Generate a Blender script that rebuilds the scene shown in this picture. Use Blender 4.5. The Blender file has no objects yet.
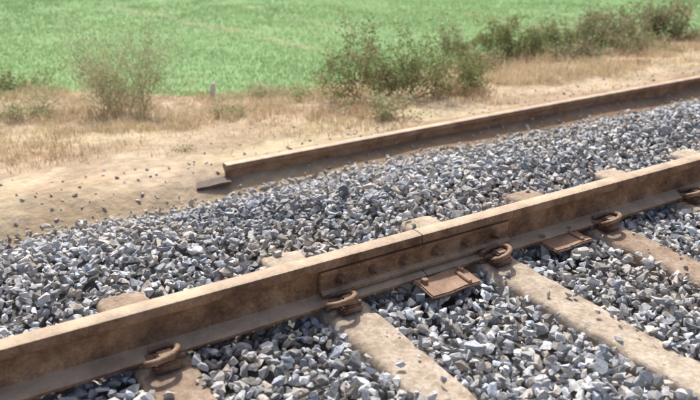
import bpy, bmesh, math, random
import numpy as np
from mathutils import Vector, Matrix, Euler
random.seed(7); rng=np.random.default_rng(11)
ANG=math.radians(31.6); R0=(0.0,2.43)
M=Matrix.Translation((R0[0],R0[1],0))@Matrix.Rotation(ANG,4,'Z')
scene=bpy.context.scene
col=scene.collection

# ---------- noise ----------
_tab=rng.random((256,256))
def vnoise(x,y):
    x=np.asarray(x,float);y=np.asarray(y,float)
    xi=np.floor(x).astype(int);yi=np.floor(y).astype(int)
    fx=x-xi;fy=y-yi;fx=fx*fx*(3-2*fx);fy=fy*fy*(3-2*fy)
    g=lambda a,b:_tab[a%256,b%256]
    return (g(xi,yi)*(1-fx)+g(xi+1,yi)*fx)*(1-fy)+(g(xi,yi+1)*(1-fx)+g(xi+1,yi+1)*fx)*fy
def fbm(x,y,o=4):
    r=0;a=.5;t=0
    for i in range(o):
        r=r+a*vnoise(x*2**i+17*i,y*2**i+31*i);t+=a;a*=.5
    return r/t
def sstep(a,b,x):
    k=np.clip((np.asarray(x,float)-a)/(b-a),0,1);return k*k*(3-2*k)

# ---------- mesh helper ----------
def tri_mesh(name,V,F,C=None,mat=None,matrix=None,smooth=False):
    me=bpy.data.meshes.new(name)
    V=np.asarray(V,np.float32);F=np.asarray(F,np.int32)
    k=F.shape[1]
    me.vertices.add(len(V));me.vertices.foreach_set("co",V.ravel())
    me.loops.add(F.size);me.loops.foreach_set("vertex_index",F.ravel())
    me.polygons.add(len(F));me.polygons.foreach_set("loop_start",np.arange(0,F.size,k,dtype=np.int32))
    me.update(calc_edges=True)
    me.polygons.foreach_set("use_smooth",np.full(len(F),smooth,dtype=bool))
    if C is not None:
        a=me.color_attributes.new("Col",'FLOAT_COLOR','POINT')
        C4=np.ones((len(V),4),np.float32);C4[:,:3]=C
        a.data.foreach_set("color",C4.ravel())
    ob=bpy.data.objects.new(name,me);col.objects.link(ob)
    if mat: me.materials.append(mat)
    if matrix is not None: ob.matrix_world=matrix
    return ob
def bm_obj(name,bm,mat,matrix=None,parent=None,smooth=False):
    me=bpy.data.meshes.new(name);bm.normal_update();bm.to_mesh(me);bm.free()
    for p in me.polygons:p.use_smooth=smooth
    ob=bpy.data.objects.new(name,me);col.objects.link(ob);me.materials.append(mat)
    if parent: ob.parent=parent
    if matrix is not None: ob.matrix_local=matrix
    return ob

# ---------- materials ----------
def new_mat(name):
    m=bpy.data.materials.new(name);m.use_nodes=True
    nt=m.node_tree;b=nt.nodes["Principled BSDF"]
    return m,nt,b
def noise(nt,scale,detail=6,rough=.6,coord='Object'):
    tc=nt.nodes.new('ShaderNodeTexCoord');n=nt.nodes.new('ShaderNodeTexNoise')
    n.inputs['Scale'].default_value=scale;n.inputs['Detail'].default_value=detail;n.inputs['Roughness'].default_value=rough
    nt.links.new(tc.outputs[coord],n.inputs['Vector']);return n
def ramp(nt,src,stops):
    r=nt.nodes.new('ShaderNodeValToRGB');e=r.color_ramp.elements
    while len(e)<len(stops):e.new(.5)
    for i,(p,c) in enumerate(stops):
        e[i].position=p;e[i].color=(*c,1)
    nt.links.new(src,r.inputs['Fac']);return r
def mix(nt,fac,a,b,mode='MIX'):
    m=nt.nodes.new('ShaderNodeMix');m.data_type='RGBA';m.blend_type=mode
    for k,v in ((0,fac),(6,a),(7,b)):
        if hasattr(v,'is_linked') or hasattr(v,'links'): nt.links.new(v,m.inputs[k])
        elif k==0: m.inputs[k].default_value=v
        else: m.inputs[k].default_value=(*v,1)
    return m.outputs[2]
def bump(nt,b,src,strength,dist=.01):
    n=nt.nodes.new('ShaderNodeBump');n.inputs['Strength'].default_value=strength;n.inputs['Distance'].default_value=dist
    nt.links.new(src,n.inputs['Height']);nt.links.new(n.outputs[0],b.inputs['Normal'])
def attr_mat(name,nscale,lo=.75,hi=1.2,rough=.9,bmp=.4,dist=.005,transl=0,spec=.3,oct=4):
    m,nt,b=new_mat(name)
    at=nt.nodes.new('ShaderNodeAttribute');at.attribute_name='Col'
    n=noise(nt,nscale,oct)
    r=ramp(nt,n.outputs['Fac'],[(.3,(lo,)*3),(.7,(hi,)*3)])
    c=mix(nt,1.0,at.outputs['Color'],r.outputs['Color'],'MULTIPLY')
    nt.links.new(c,b.inputs['Base Color']);b.inputs['Roughness'].default_value=rough
    b.inputs['Specular IOR Level'].default_value=spec
    if bmp: bump(nt,b,n.outputs['Fac'],bmp,dist)
    if transl:
        t=nt.nodes.new('ShaderNodeBsdfTranslucent');nt.links.new(c,t.inputs['Color'])
        s=nt.nodes.new('ShaderNodeMixShader');s.inputs[0].default_value=transl
        out=nt.nodes['Material Output']
        nt.links.new(b.outputs[0],s.inputs[1]);nt.links.new(t.outputs[0],s.inputs[2]);nt.links.new(s.outputs[0],out.inputs['Surface'])
    return m
m_stone=attr_mat('crushed_stone',55,.72,1.22,.7,.6,.006,spec=.45,oct=3)
m_ground=attr_mat('soil',11,.74,1.2,.95,.9,.03,spec=.1,oct=7)
m_field=attr_mat('field_soil',6,.8,1.2,.95,.6,.03,spec=.1)
m_grass=attr_mat('dry_grass_blades',3,.85,1.12,.8,0,transl=.4,spec=.2,oct=2)
m_crop=attr_mat('crop_blades',2,.92,1.08,.7,0,transl=.4,spec=.3,oct=2)
m_leaf=attr_mat('leaf',20,.8,1.15,.7,0,transl=.35,spec=.25,oct=2)

def rust_mat(name,dark,mid,light,topc,topamt,dust=.55):
    m,nt,b=new_mat(name)
    n=noise(nt,9,8,.72);n2=noise(nt,90,4,.6);n3=noise(nt,3.5,6,.65)
    r=ramp(nt,n.outputs['Fac'],[(.36,dark),(.5,mid),(.64,light)])
    r2=ramp(nt,n2.outputs['Fac'],[(.3,(.66,)*3),(.7,(1.25,)*3)])
    c=mix(nt,1.0,r.outputs[0],r2.outputs[0],'MULTIPLY')
    rd=ramp(nt,n3.outputs['Fac'],[(.52,(0,0,0)),(.7,(dust,)*3)])
    c=mix(nt,rd.outputs[0],c,(.42,.29,.185))
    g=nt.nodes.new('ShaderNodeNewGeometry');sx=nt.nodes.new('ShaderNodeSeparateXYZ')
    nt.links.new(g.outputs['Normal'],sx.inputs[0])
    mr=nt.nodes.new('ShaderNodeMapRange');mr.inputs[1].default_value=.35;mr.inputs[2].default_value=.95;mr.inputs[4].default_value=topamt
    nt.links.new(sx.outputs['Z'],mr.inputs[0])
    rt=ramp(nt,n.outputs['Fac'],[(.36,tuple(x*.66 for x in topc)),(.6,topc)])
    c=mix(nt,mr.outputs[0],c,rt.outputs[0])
    nt.links.new(c,b.inputs['Base Color']);b.inputs['Roughness'].default_value=.66
    bump(nt,b,n2.outputs['Fac'],.6,.005)
    return m
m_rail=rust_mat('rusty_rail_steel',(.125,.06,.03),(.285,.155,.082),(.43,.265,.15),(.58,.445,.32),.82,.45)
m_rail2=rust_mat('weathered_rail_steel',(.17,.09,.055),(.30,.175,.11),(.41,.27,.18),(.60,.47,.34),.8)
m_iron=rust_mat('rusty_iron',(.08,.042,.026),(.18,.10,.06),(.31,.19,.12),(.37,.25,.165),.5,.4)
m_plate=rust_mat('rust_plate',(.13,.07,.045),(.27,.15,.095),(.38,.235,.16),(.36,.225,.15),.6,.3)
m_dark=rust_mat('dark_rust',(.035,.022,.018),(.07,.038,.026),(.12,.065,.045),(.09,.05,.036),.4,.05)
def conc(name,a,b_,c_):
    m,nt,b=new_mat(name)
    n=noise(nt,7,8,.7);n2=noise(nt,60,6,.7)
    r=ramp(nt,n.outputs['Fac'],[(.35,a),(.5,b_),(.65,c_)])
    r2=ramp(nt,n2.outputs['Fac'],[(.3,(.64,)*3),(.65,(1.12,)*3)])
    c=mix(nt,1.0,r.outputs[0],r2.outputs[0],'MULTIPLY')
    nt.links.new(c,b.inputs['Base Color']);b.inputs['Roughness'].default_value=.9
    bump(nt,b,n2.outputs['Fac'],.7,.009)
    return m
m_conc=conc('dusty_concrete',(.30,.235,.18),(.48,.395,.31),(.59,.51,.42))
m_conc2=conc('stained_concrete',(.22,.155,.11),(.35,.26,.19),(.46,.36,.28))
m_white=conc('whitewashed_stone',(.7,.69,.66),(.8,.79,.77),(.82,.82,.8))

# ---------- sleepers positions ----------
SL=[-.73,-.07,.63,1.26,1.87]
while SL[-1]<14: SL.append(SL[-1]+.62+random.uniform(-.015,.015))
k=-.73
while k>-8: k-=.62; SL.insert(0,k)
SLa=np.array(SL)

# ---------- height functions (s,t local) ----------
def tb(s):
    return 4.65+1.45*(1-sstep(-.3,2.2,s))+.35*(fbm(np.asarray(s)*.9+5,np.asarray(s)*0+3,3)-.5)
def edge_t(s):
    return 2.07-.17*sstep(2,5,s)+.34*(fbm(np.asarray(s)*1.1,np.asarray(s)*0+9,3)-.5)
def toW(s,t):
    c,sn=math.cos(ANG),math.sin(ANG)
    return R0[0]+s*c-t*sn, R0[1]+s*sn+t*c
def shadow_bandf(s,t):  # mask of the painted shadow band; also dips the ballast slightly
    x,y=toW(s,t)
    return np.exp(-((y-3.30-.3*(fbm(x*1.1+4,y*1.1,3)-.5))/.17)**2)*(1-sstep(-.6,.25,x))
def h_ballast(s,t):
    h=-.018+.055*(fbm(s*1.6,t*1.6,3)-.5)
    h=h+.035*np.exp(-((t-.72)/.22)**2)
    h=h-.07*shadow_bandf(s,t)
    down=sstep(.85,2.1,t)*.34
    down2=sstep(2.55,3.8,-t)*.34
    return h-down-down2
def h_ground(s,t):
    b=h_ballast(s,t)-.06
    n=.07*(fbm(s*1.3+40,t*1.3,4)-.5)
    cess=-.31+n-.2*sstep(2.6,5.0,np.abs(t))+.04*np.exp(-((t-2.35)/.16)**2)
    k=sstep(1.85,2.2,t);k2=sstep(3.5,3.9,-t)
    kk=np.maximum(k,k2)
    far=sstep(40,400,np.hypot(s,t))
    cess=cess+.3*far*(fbm(s*.01,t*.01,2)-.5)
    return b*(1-kk)+cess*kk

# ---------- ground & field ----------
def axis(lo,hi,step,far):
    a=list(np.arange(lo,hi+1e-6,step));d=step
    x=a[-1]
    while x<far: d*=1.25;x+=d;a.append(x)
    d=step;x=a[0];pre=[]
    while x>-far: d*=1.25;x-=d;pre.append(x)
    return np.array(pre[::-1]+a)
sa=axis(-4,14,.07,2500);ta=axis(-4,8,.06,2500)
S,T=np.meshgrid(sa,ta,indexing='ij')
H=h_ground(S,T)
V=np.stack([S,T,H],-1).reshape(-1,3)
ns,nt_=S.shape
idx=np.arange(ns*nt_).reshape(ns,nt_)
F=np.stack([idx[:-1,:-1],idx[1:,:-1],idx[1:,1:],idx[:-1,1:]],-1).reshape(-1,4)
Cs=(S[:-1,:-1]+S[1:,1:])/2;Ct=(T[:-1,:-1]+T[1:,1:])/2
isf=(Ct>tb(Cs)).reshape(-1)
def C3(c): return np.array(c)
TR=[((-4.6,14.2),(-.1,9.4),.13),((-2.2,14.6),(.3,10.6),.08),((0.6,13.2),(6.5,12.6),.12),((.8,14.2),(3.6,11.2),.08),((2.6,11.6),(7.5,14.0),.1)]
def trail(s,t):
    x,y=toW(s,t);w=0
    x=x+.5*(fbm(y*.7,x*.7,4)-.5);y=y+.9*(fbm(x*.6+9,y*.6,4)-.5)
    for a,b,wd in TR:
        ax,ay=a;bx,by=b;dx,dy=bx-ax,by-ay;L=dx*dx+dy*dy
        k=np.clip(((x-ax)*dx+(y-ay)*dy)/L,0,1)
        d=np.hypot(x-ax-k*dx,y-ay-k*dy)
        w=np.maximum(w,np.exp(-(d/wd)**2)*sstep(0,.15,k+.02)*sstep(0,.15,1.02-k))
    return w*sstep(.3,.6,fbm(x*1.3,y*1.3+6,3))
def gcol(s,t):
    n=fbm(s*.8+3,t*.8,4)[...,None];n2=fbm(s*3+3,t*3,3)[...,None]
    sand=C3((.46,.37,.27));brown=C3((.32,.215,.145));straw=C3((.49,.41,.28))
    c=sand*(1-sstep(.4,.65,n))+straw*sstep(.4,.65,n)
    k=(sstep(1.6,1.95,t)*(1-sstep(2.25,2.6,t))*sstep(.2,1.6,s))[...,None]*.85
    c=c*(1-k)+brown*k
    k3=sstep(.48,.64,fbm(s*1.7+30,t*3.1+4,4))[...,None]*.55
    c=c*(1-k3)+C3((.32,.235,.16))*k3
    c=c*(.78+.44*n2)
    kb=(((1-sstep(1.75,2.05,t))*(1-sstep(3.4,3.7,-t))))[...,None]
    return c*(1-kb)+C3((.14,.135,.13))*kb
def fcol(s,t):
    n=fbm(s*.5+3,t*.5,4)[...,None]
    c=C3((.19,.31,.14))*(1-n)+C3((.26,.39,.19))*n
    w=trail(s,t)[...,None]
    return c*(1-.7*w)+C3((.27,.26,.16))*w*.7
for nm,sel,cf,mt in (('ground',~isf,gcol,m_ground),('green_field',isf,fcol,m_field)):
    Ff=F[sel];u,inv=np.unique(Ff,return_inverse=True)
    Vv=V[u];tri_mesh(nm,Vv,inv.reshape(-1,4),cf(Vv[:,0],Vv[:,1]),mt,M,smooth=True)

# ---------- stones ----------
def stone_variants(n):
    out=[]
    for i in range(n):
        bm=bmesh.new()
        sx,sy,sz=random.uniform(.9,1.3),random.uniform(.62,1),random.uniform(.5,.8)
        for j in range(random.choice([10,11,13,14])):
            v=Vector((random.gauss(0,1),random.gauss(0,1),random.gauss(0,1))).normalized()*random.uniform(.82,1.1)
            bm.verts.new((v.x*sx,v.y*sy,v.z*sz))
        r=bmesh.ops.convex_hull(bm,input=bm.verts)
        bad=[g for g in r['geom_interior'] if isinstance(g,bmesh.types.BMVert)]
        bmesh.ops.delete(bm,geom=bad,context='VERTS')
        bmesh.ops.recalc_face_normals(bm,faces=bm.faces)
        bm.verts.index_update()
        out.append((np.array([v.co[:] for v in bm.verts]),np.array([[v.index for v in f.verts] for f in bm.faces])))
        bm.free()
    return out
VAR=stone_variants(40)
def rotmats(n,tilt):
    a=rng.uniform(0,2*np.pi,n);b=rng.normal(0,tilt,n);c=rng.normal(0,tilt,n)
    def R(ax,t):
        m=np.zeros((n,3,3));i,j=[(1,2),(2,0),(0,1)][ax];m[:,ax,ax]=1
        m[:,i,i]=np.cos(t);m[:,j,j]=np.cos(t);m[:,i,j]=-np.sin(t);m[:,j,i]=np.sin(t);return m
    return R(2,a)@R(0,b)@R(1,c)
def grid_pts(s0,s1,t0,t1,step):
    a,b=np.meshgrid(np.arange(s0,s1,step),np.arange(t0,t1,step),indexing='ij')
    a=a.ravel()+rng.uniform(-.5,.5,a.size)*step;b=b.ravel()+rng.uniform(-.5,.5,b.size)*step
    return a,b
def stones(name,P,R,Cc,tilt=.5):
    n=len(P);rm=rotmats(n,tilt);vi=rng.integers(0,len(VAR),n)
    Vs=[];Fs=[];Cl=[];off=0
    for k,(v,f) in enumerate(VAR):
        sel=np.where(vi==k)[0]
        if not len(sel):continue
        w=np.einsum('nij,vj->nvi',rm[sel],v)*R[sel][:,None,None]+P[sel][:,None,:]
        Vs.append(w.reshape(-1,3))
        ff=f[None]+(np.arange(len(sel))*len(v))[:,None,None]+off
        Fs.append(ff.reshape(-1,3));Cl.append(np.repeat(Cc[sel],len(v),axis=0))
        off+=len(sel)*len(v)
    return tri_mesh(name,np.concatenate(Vs),np.concatenate(Fs),np.concatenate(Cl),m_stone,M)
def scol(n,s,t):
    b=rng.uniform(.28,.58,n)
    lt=rng.random(n)
    b=np.where(lt<.16,b*.5,b);b=np.where(lt>.84,np.minimum(b*1.4,.74),b)
    pt=fbm(s*2.3+11,t*2.3,3)
    b=b*(.85+.34*pt)
    c=np.stack([b*.975,b*.99,b*1.02],-1)
    warm=rng.random(n)<.22
    c[warm]*=np.array([1.1,.98,.85])
    cool=rng.random(n)<.18
    c[cool]*=np.array([.9,.97,1.07])
    shadow_band=shadow_bandf(s,t)
    c=c*(1-.6*shadow_band[:,None])+np.array([.0,.008,.032])*shadow_band[:,None]  # shadow across the left shoulder painted into stone colours, darker and bluer
    du=sstep(.55,.7,fbm(s*1.9+50,t*1.9+8,3))[:,None]*.3
    c=c*(1-du)+np.array([.38,.31,.24])*du
    d=(sstep(1.3,2.1,t)*.55)[:,None]
    return c*(1-d)+np.array([.46,.41,.35])*d
Pall=[];Rall=[]
for L,(step,zo,zr,r0,r1,keep) in enumerate([(.040,-.036,.007,.019,.029,1.0),(.038,-.013,.009,.014,.028,.95),(.052,.006,.009,.010,.027,.6)]):
    a,b=grid_pts(-2.4,7.6,-2.1,2.35,step)
    k=rng.random(a.size)<keep;a=a[k];b=b[k]
    e=edge_t(a);k=rng.random(a.size)<(1-sstep(-.22,.2,b-e));a=a[k];b=b[k]
    r=rng.uniform(0,1,a.size)**1.7*(r1-r0)+r0
    big=rng.random(a.size)<.08;r=np.where(big&(L>0),r*1.4,r)
    dm=np.min(np.abs(a[:,None]-SLa[None,:]),axis=1)
    wob=.02*(fbm(a*9,b*9,2)-.5)*2
    onsl=(dm<.068+r*.5+wob)&(b<.43)&(b>-2.2)
    z=h_ballast(a,b)+zo+rng.normal(0,zr,a.size)
    z=z+np.where((b<-.12)&(b>-1.6),.012,0)
    ur=(np.abs(b)<.085)|(np.abs(b+1.74)<.085)
    z=np.where(ur,np.minimum(z,-.024),z)
    k=~onsl
    Pall.append(np.stack([a[k],b[k],z[k]],-1));Rall.append(r[k])
a=[];b=[]
for s_ in SL:
    if -2<s_<6:
        for _ in range(34):
            sd=random.choice([-1,1]);a.append(s_+sd*random.uniform(.02,.085));b.append(random.uniform(-1.6,.43))
a=np.array(a);b=np.array(b);k=np.abs(b)>.17;a=a[k];b=b[k]
r=rng.uniform(.005,.02,a.size);Pall.append(np.stack([a,b,r*.45],-1));Rall.append(r)
a,b=grid_pts(-3,8,1.9,3.4,.08);k=rng.random(a.size)<.5*(1-sstep(2,3.2,b));a=a[k];b=b[k]
r=rng.uniform(.006,.02,a.size);Pall.append(np.stack([a,b,h_ground(a,b)+r*.2],-1));Rall.append(r)
P=np.concatenate(Pall);R=np.concatenate(Rall)
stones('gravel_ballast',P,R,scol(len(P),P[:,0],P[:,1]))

# ---------- rails ----------
HALF=[(.070,0),(.070,.010),(.066,.013),(.028,.024),(.015,.032),(.0095,.045),(.0085,.085),(.011,.112),(.017,.122),(.033,.130),(.0345,.134),(.0340,.155),(.0305,.1625),(.022,.1655),(.0,.1665)]
PROF=[(x,z) for x,z in HALF]+[(-x,z) for x,z in HALF[::-1][1:]]
def rail_bm(segs,z0,wob=0):
    bm=bmesh.new()
    for a,b,t0 in segs:
        n=max(2,int((b-a)/.5));rings=[]
        for i in range(n+1):
            s=a+(b-a)*i/n
            o=wob*math.sin(s*.7)
            rings.append([bm.verts.new((s,t0+x+o,z0+z)) for x,z in PROF])
        for r1,r2 in zip(rings[:-1],rings[1:]):
            for j in range(len(PROF)):
                q=(j+1)%len(PROF);bm.faces.new((r1[j],r1[q],r2[q],r2[j]))
        bm.faces.new(rings[0][::-1]);bm.faces.new(rings[-1])
    bmesh.ops.recalc_face_normals(bm,faces=bm.faces);return bm
ZR=.010;JS=.30
def smooth_by_angle(ob,ang=35):
    me=ob.data
    bm=bmesh.new();bm.from_mesh(me)
    for f in bm.faces:f.smooth=True
    for e in bm.edges:
        if len(e.link_faces)==2 and e.calc_face_angle(0)>math.radians(ang): e.smooth=False
    bm.to_mesh(me);bm.free()
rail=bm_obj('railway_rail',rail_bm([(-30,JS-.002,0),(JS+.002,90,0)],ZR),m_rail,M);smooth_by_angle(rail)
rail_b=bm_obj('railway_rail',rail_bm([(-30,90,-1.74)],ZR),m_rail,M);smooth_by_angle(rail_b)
def box(bm,c,sz,rot=None,bev=.003,seg=1):
    r=bmesh.ops.create_cube(bm,size=1)
    vs=r['verts'];mm=Matrix.Translation(c)@(rot or Matrix.Identity(4))@Matrix.Diagonal((*sz,1))
    bmesh.ops.transform(bm,matrix=mm,verts=vs)
    if bev:
        es=list({e for v in vs for e in v.link_edges});bmesh.ops.bevel(bm,geom=es,offset=bev,segments=seg,affect='EDGES')
for side in (-1,1):
    bm=bmesh.new();L=.44
    pr=[(.0125,.040),(.034,.030),(.047,.030),(.046,.040),(.032,.050),(.028,.060),(.028,.098),(.033,.110),(.033,.121),(.015,.118)]
    ra=[bm.verts.new((JS-L,side*x,ZR+z)) for x,z in pr];rb=[bm.verts.new((JS+L,side*x,ZR+z)) for x,z in pr]
    for j in range(len(pr)):
        q=(j+1)%len(pr);bm.faces.new((ra[j],ra[q],rb[q],rb[j]))
    bm.faces.new(ra);bm.faces.new(rb[::-1]);bmesh.ops.recalc_face_normals(bm,faces=bm.faces)
    bm_obj('fishplate',bm,m_rail,Matrix.Identity(4),rail)
    bm=bmesh.new()
    for ds in (-.36,-.22,-.085,.065,.21,.36):
        for rr,dd,seg,y0 in ((.017,.016,6,.036),(.010,.030,12,.048),(.021,.004,16,.029)):
            r=bmesh.ops.create_cone(bm,cap_ends=True,segments=seg,radius1=rr,radius2=rr*.95,depth=dd)
            bmesh.ops.transform(bm,matrix=Matrix.Translation((JS+ds,side*(y0+.001),ZR+.079))@Matrix.Rotation(math.pi/2,4,'X')@Matrix.Rotation(ds*9,4,'Z'),verts=r['verts'])
    bm_obj('bolts',bm,m_iron,Matrix.Identity(4),rail)

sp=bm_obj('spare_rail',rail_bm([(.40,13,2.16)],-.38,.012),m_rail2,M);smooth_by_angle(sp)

# ---------- sleepers ----------
CL=[(-.055,.035,.026),(.0,.034,.026),(.04,.036,.028),(.066,.046,.034),(.072,.064,.046),(.05,.082,.056),(.01,.084,.063),(-.026,.062,.066),(-.038,.03,.058),(-.03,-.008,.046),(.0,-.026,.036),(.045,-.024,.034)]
cu=bpy.data.curves.new('clip_curve','CURVE');cu.dimensions='3D';cu.bevel_depth=.0105;cu.bevel_resolution=3;cu.use_fill_caps=True;cu.resolution_u=5
sp_=cu.splines.new('NURBS');sp_.points.add(len(CL)-1)
for p,c in zip(sp_.points,CL):p.co=(*c,1)
sp_.use_endpoint_u=True;sp_.order_u=4
tmp=bpy.data.objects.new('tmp',cu);col.objects.link(tmp)
bpy.context.view_layer.update()
clip_me=bpy.data.meshes.new_from_object(tmp.evaluated_get(bpy.context.evaluated_depsgraph_get()))
for p in clip_me.polygons:p.use_smooth=True
clip_me.materials.clear();clip_me.materials.append(m_iron)
bpy.data.objects.remove(tmp)
def sleeper(s0,i):
    bm=bmesh.new();nx=8;ny=90;y0,y1=-2.19,.45
    def prof(y):
        ends=min(abs(y-y0),abs(y1-y))
        w=.086;z=0.0
        mid=(y0+y1)/2;c=math.exp(-((y-mid)/.45)**2)
        z-=.022*c;w-=.006*c
        if ends<.02:w-=.01;z-=.01
        return w,z
    rows=[]
    for j in range(ny+1):
        y=y0+(y1-y0)*j/ny;w,z=prof(y);row=[]
        pts=[(-w-.025,-.2),(-w-.004,-.018),(-w+.004,-.005),(-w+.014,0)]+[(-w+.014+(2*w-.028)*k/nx,0) for k in range(1,nx)]+[(w-.014,0),(w-.004,-.005),(w+.004,-.018),(w+.025,-.2)]
        for kx,(x,zz) in enumerate(pts):
            e=1.0 if abs(x)>w-.02 else .35
            nn=float(fbm(np.array((x+i*3.3)*30),np.array(y*14.),3))-.5
            nb=float(vnoise(np.array((x+i)*22),np.array(y*22.)))
            chip=-.018*max(0,nb-.72)/.28*e
            row.append(bm.verts.new((x+.010*e*nn*(1 if zz>-.1 else 0),y,z+zz+.006*nn+chip)))
        rows.append(row)
    for r1,r2 in zip(rows[:-1],rows[1:]):
        for a in range(len(r1)-1): bm.faces.new((r1[a],r1[a+1],r2[a+1],r2[a]))
    bm.faces.new(rows[0]);bm.faces.new(rows[-1][::-1])
    bmesh.ops.recalc_face_normals(bm,faces=bm.faces)
    tilt=random.uniform(-.02,.02)
    if abs(s0-.63)<.01: tilt=.035
    if abs(s0-1.26)<.01: tilt=.03
    if abs(s0-1.87)<.01: tilt=.03
    ob=bm_obj('railway_sleeper',bm,m_conc2 if abs(s0+.73)<.05 or i%4==3 else m_conc,M@Matrix.Translation((s0,0,0))@Matrix.Rotation(tilt,4,'Z'))
    for f in ob.data.polygons: f.use_smooth=True
    if -4<s0<9:
        for t0 in (0,-1.74):
            bm=bmesh.new();box(bm,(0,t0,.0055),(.15,.15,.008),bev=.001)
            bm_obj('rail_pad',bm,m_iron,Matrix.Identity(4),ob)
            for sd in (-1,1):
                bm=bmesh.new()
                yb=t0+sd*.108
                box(bm,(0,yb,.016),(.085,.056,.03),bev=.006,seg=2)
                box(bm,(0,yb,.043),(.056,.044,.028),bev=.006,seg=2)
                box(bm,(.0,t0+sd*.062,.022),(.10,.03,.014),Matrix.Rotation(-sd*.25,4,'X'),bev=.002)
                bm_obj('clip_shoulder',bm,m_iron,Matrix.Identity(4),ob)
                cob=bpy.data.objects.new('elastic_clip',clip_me);col.objects.link(cob);cob.parent=ob
                R_=Matrix.Rotation(0 if sd>0 else math.pi,4,'Z')
                cob.matrix_local=Matrix.Translation((random.uniform(-.012,.012),t0+sd*.074,.005))@Matrix.Rotation(random.uniform(-.35,.35),4,'Z')@R_
    return ob
for i,s0 in enumerate(SL): sleeper(s0,i)

def plate(name,s,t,z,rz,rx,ry,sx,sy,mt=m_plate,det=True):
    bm=bmesh.new();box(bm,(0,0,0),(sx,sy,.016),bev=.005,seg=2)
    bmesh.ops.subdivide_edges(bm,edges=bm.edges[:],cuts=2,use_grid_fill=True)
    for v in bm.verts:
        v.co.z+=.0025*math.sin(v.co.x*23)+.002*math.sin(v.co.y*40)
        v.co.x+=.003*math.sin(v.co.y*60+1);v.co.y+=.002*math.sin(v.co.x*47)
    if det:
        box(bm,(sx*.28,-.01,.012),(.02,sy*.7,.014),bev=.004)
        for hx in (-.38,.36):
            r=bmesh.ops.create_cone(bm,cap_ends=True,segments=6,radius1=.014,radius2=.013,depth=.02)
            bmesh.ops.transform(bm,matrix=Matrix.Translation((sx*hx,sy*.25,.014)),verts=r['verts'])
    return bm_obj(name,bm,mt,M@Matrix.Translation((s,t,z))@Euler((rx,ry,rz)).to_matrix().to_4x4())
plate('rusty_base_plate',.34,-.145,.014,.06,.10,.04,.24,.12)
plate('rusty_base_plate',1.0,-.085,.006,.05,.04,.02,.22,.15)
e1=float(h_ground(np.array(.30),np.array(2.12)))
plate('rusty_scrap_plate',.30,2.12,e1+.012,-.2,.10,-.08,.22,.09,m_dark,False)

# ---------- grass / crops ----------
def blades(name,s,t,z,hh,ww,colr,mat,lean=.5,matrix=M):
    n=len(s);a=rng.uniform(0,2*np.pi,n);l=np.abs(rng.normal(0,lean,n))*hh;la=rng.uniform(0,2*np.pi,n)
    dx=np.cos(a)*ww/2;dy=np.sin(a)*ww/2;lx=np.cos(la)*l;ly=np.sin(la)*l
    V=np.zeros((n,5,3))
    V[:,0]=np.stack([s-dx,t-dy,z-.01],-1);V[:,1]=np.stack([s+dx,t+dy,z-.01],-1)
    V[:,2]=np.stack([s-dx*.8+lx*.35,t-dy*.8+ly*.35,z+hh*.6],-1);V[:,3]=np.stack([s+dx*.8+lx*.35,t+dy*.8+ly*.35,z+hh*.6],-1)
    V[:,4]=np.stack([s+lx,t+ly,z+hh*(1-.25*np.minimum(1,l/hh))],-1)
    f=np.array([[0,1,3],[0,3,2],[2,3,4]])
    F=(f[None]+(np.arange(n)*5)[:,None,None]).reshape(-1,3)
    return tri_mesh(name,V.reshape(-1,3),F,np.repeat(colr,5,axis=0),mat,matrix)
N=380000
s=rng.uniform(-3.5,14,N);t=rng.uniform(2.3,6.9,N)
cl=fbm(s*2.2+7,t*2.2,4);cl2=fbm(s*9,t*9,2)
start=2.4+.45*(1-sstep(.2,2.0,s))+.6*(fbm(s*1.5,t*0+2,3)-.5)
d=sstep(-.15,.6,t-start)*(1-sstep(-.02,.35,t-tb(s)))*(.22+.78*sstep(.34,.56,cl))*(.35+.65*sstep(.3,.6,cl2))
d=np.where(t>tb(s)-.35,np.maximum(d,.6*(1-sstep(0,.3,t-tb(s)))),d)
k=rng.random(N)<d;s=s[k];t=t[k];cl=cl[k]
n=len(s);hh=rng.uniform(.015,.07,n)*(.5+1.3*sstep(.4,.7,cl));tall=rng.random(n)<.06;hh=np.where(tall,hh*2.2,hh)
cv=rng.random(n)[:,None]
c=C3((.74,.63,.45))*cv+C3((.58,.455,.30))*(1-cv);g=(rng.random(n)<.05)[:,None];c=np.where(g,C3((.28,.32,.15)),c)
gp=sstep(.58,.7,fbm(s*1.2+60,t*1.2,3))[:,None]*.5
c=c*(1-gp)+C3((.44,.29,.18))*gp
blades('dry_grass',s,t,h_ground(s,t),hh,rng.uniform(.003,.007,n),c*rng.uniform(.82,1.12,n)[:,None],m_grass,.9)
N=230000
s=rng.uniform(-3,15,N);t=4.2+rng.uniform(0,1,N)**1.35*14
w=trail(s,t);cl=fbm(s*1.1+2,t*1.1,4)
d=sstep(-.05,.1,t-tb(s))*(1-.7*w)*(.6+.4*sstep(.35,.6,cl))
k=rng.random(N)<d;s=s[k];t=t[k];w=w[k];cl=cl[k];n=len(s)
dist=t/5.
hh=rng.uniform(.018,.042,n)*(.8+.5*cl)*(1-.4*w)
lowf=fbm(s*.45+20,t*.45,4)
cv=np.clip(rng.random(n)*.4+.6*sstep(.35,.65,lowf),0,1)[:,None]
c=C3((.34,.48,.235))*cv+C3((.24,.395,.18))*(1-cv);y=(rng.random(n)<.05)[:,None];c=np.where(y,C3((.42,.44,.25)),c)
ww_=w[:,None]*.7;c=c*(1-ww_)+C3((.36,.34,.22))*ww_
blades('field_crop',s,t,h_ground(s,t),hh,rng.uniform(.006,.012,n)*(.7+.3*dist),c,m_crop,.8)

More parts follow.
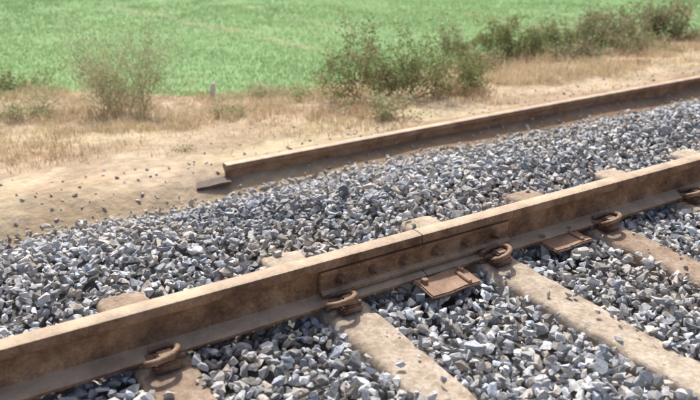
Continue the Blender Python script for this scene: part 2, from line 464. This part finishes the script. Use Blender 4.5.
# ---------- bushes ----------
def gz(x,y):
    v=M.inverted()@Vector((x,y,0));return float(h_ground(np.array(v.x),np.array(v.y)))
def bush(name,x,y,w,h,nst,leafn,leafsz,cols,stemc,d=None,spread=1.0,clus=.035,sr=.006):
    d=d or w*.7
    V=[];F=[];C=[]
    def tube(p,q,r1,r2):
        ax=(q-p).normalized();u=ax.orthogonal().normalized();v=ax.cross(u);b=len(V)
        for pt,r in ((p,r1),(q,r2)):
            for k in range(3):
                an=k*2.094;V.append(pt+u*math.cos(an)*r+v*math.sin(an)*r);C.append(stemc)
        for k in range(3):
            k2=(k+1)%3;F.append((b+k,b+k2,b+3+k2));F.append((b+k,b+3+k2,b+3+k))
    tips=[]
    def grow(p,dr,L,r,dep):
        seg=3
        for i in range(seg):
            dr=(dr+Vector((random.gauss(0,.16),random.gauss(0,.16),random.gauss(0,.10)))).normalized()
            q=p+dr*L/seg;tube(p,q,r,r*.8);r*=.8;p=q
            if dep<=1 or i==seg-1: tips.append((p.copy(),dep))
            if dep>0 and random.random()<.85:
                nd=(dr+Vector((random.gauss(0,.55),random.gauss(0,.55),random.gauss(.05,.35)))).normalized()
                grow(p,nd,L*random.uniform(.45,.7),r*.7,dep-1)
    for i in range(nst):
        a=random.uniform(0,6.283);e=random.uniform(.1,1.15)*spread
        p=Vector((math.cos(a)*w*.12*random.random()+random.uniform(-.25,.25)*w,math.sin(a)*d*.12+random.uniform(-.2,.2)*d,-.02))
        dr=Vector((math.cos(a)*math.sin(e)*w/h*.6,math.sin(a)*math.sin(e)*d/h*.6,math.cos(e))).normalized()
        grow(p,dr,h*random.uniform(.35,.85),sr*random.uniform(.7,1.2),2)
    for tip,dep in tips:
        shade=random.uniform(.7,1.3);cb=random.choice(cols)
        for _ in range(leafn):
            o=tip+Vector((random.gauss(0,clus),random.gauss(0,clus),random.gauss(0,clus)))
            if o.z<.0: continue
            n=Vector((random.gauss(0,1),random.gauss(0,1),random.gauss(.3,1))).normalized();u=n.orthogonal().normalized();v=n.cross(u)
            an=random.uniform(0,6.28);u,v=u*math.cos(an)+v*math.sin(an),v*math.cos(an)-u*math.sin(an)
            L=leafsz*random.uniform(.6,1.3);b=len(V)
            V.extend([o,o+u*L*.5+v*L*.28,o+u*L,o+u*L*.5-v*L*.28])
            cc=tuple(ch*shade*random.uniform(.85,1.15) for ch in cb);C.extend([cc]*4)
            F.append((b,b+1,b+2));F.append((b,b+2,b+3))
    A=np.array([tuple(v) for v in V]);
    lo,hi=np.percentile(A[:,0],1),np.percentile(A[:,0],99);A[:,0]=(A[:,0]-(lo+hi)/2)*w/(hi-lo)
    lo,hi=np.percentile(A[:,1],1),np.percentile(A[:,1],99);A[:,1]=(A[:,1]-(lo+hi)/2)*d/(hi-lo)
    A[:,2]*=h/np.percentile(A[:,2],99)
    return tri_mesh(name,A,F,np.array(C),m_leaf,Matrix.Translation((x,y,gz(x,y))))
olive=[(.31,.36,.16),(.25,.31,.13),(.39,.41,.20),(.20,.25,.10),(.40,.34,.21)]
pale=[(.50,.50,.30),(.43,.46,.27),(.56,.49,.36),(.37,.43,.23)]
brn=[(.38,.32,.20),(.30,.34,.17),(.43,.34,.25),(.25,.30,.14)]
st=(.34,.26,.18);stp=(.50,.41,.31)
bush('thorn_bush',-1.98,6.55,1.08,.90,36,9,.026,pale,stp,clus=.05,sr=.005)
bush('green_bush',.38,6.7,1.30,.68,38,9,.030,olive,st)
bush('green_bush',.90,6.95,.75,.45,20,8,.028,olive,st)
bush('green_bush',2.05,9.3,.95,.50,28,8,.034,olive,st)
bush('green_bush',2.75,9.6,.8,.42,20,7,.034,olive,st)
bush('brown_bush',3.35,9.9,1.0,.50,28,7,.034,brn,st)
bush('brown_bush',4.3,10.4,1.4,.55,34,7,.036,brn,st)
bush('brown_bush',1.45,9.6,.6,.34,14,6,.034,brn,st)
bush('weed_plant',1.45,8.0,.5,.3,14,5,.025,brn,stp)
bush('weed_plant',2.7,8.9,.7,.25,16,5,.028,brn,stp)
bush('weed_plant',3.6,9.2,.8,.25,16,5,.028,brn,stp)
bush('weed_plant',-2.9,6.6,.5,.18,10,4,.022,pale,stp)
bush('weed_plant',-1.05,6.3,.35,.16,9,4,.022,pale,stp)
bush('weed_plant',-.35,7.0,.7,.14,14,5,.022,olive,stp)
bush('weed_plant',-1.2,5.05,.2,.05,7,3,.014,brn,stp)
bush('weed_plant',-3.7,7.6,1.1,.16,22,6,.026,olive,st)
bush('weed_plant',.35,5.9,.5,.2,10,4,.022,pale,stp)
bush('weed_plant',-.75,7.2,.5,.16,10,5,.022,pale,stp)

bm=bmesh.new();box(bm,(0,0,.08),(.06,.045,.2),bev=.010,seg=2)
for v in bm.verts:
    if v.co.z>.1: v.co.x=v.co.x*.7+.006;v.co.y*=.75
bm_obj('boundary_stone',bm,m_white,Matrix.Translation((-1.38,7.3,gz(-1.38,7.3)-.01))@Matrix.Rotation(.14,4,'Y'))

# ---------- light ----------
EL=math.radians(54);AZ=math.radians(-10)
w=bpy.data.worlds.new("World");scene.world=w;w.use_nodes=True
bg=w.node_tree.nodes['Background'];sky=w.node_tree.nodes.new('ShaderNodeTexSky');sky.sky_type='NISHITA';sky.sun_disc=False
sky.sun_elevation=EL;sky.sun_rotation=AZ;sky.dust_density=6;sky.air_density=1.0
w.node_tree.links.new(sky.outputs[0],bg.inputs[0]);bg.inputs[1].default_value=.15
sl=bpy.data.lights.new('sun','SUN');sl.energy=4.4;sl.angle=math.radians(1.5);sl.color=(1,.96,.88)
so=bpy.data.objects.new('sun',sl);col.objects.link(so)
dv=Vector((math.sin(AZ)*math.cos(EL),math.cos(AZ)*math.cos(EL),math.sin(EL)))
so.rotation_euler=dv.to_track_quat('Z','Y').to_euler()
# ---------- camera ----------
cd=bpy.data.cameras.new('camera');cd.sensor_width=36;cd.lens=38.57;cd.clip_end=6000;cd.clip_start=.05
cd.dof.use_dof=True;cd.dof.focus_distance=3.0;cd.dof.aperture_fstop=2.6
co=bpy.data.objects.new('camera',cd);col.objects.link(co);co.location=(0,0,1.35);co.rotation_euler=(math.radians(90-22),0,0)
scene.camera=co
scene.view_settings.view_transform='Standard';scene.view_settings.look='None';scene.view_settings.exposure=0
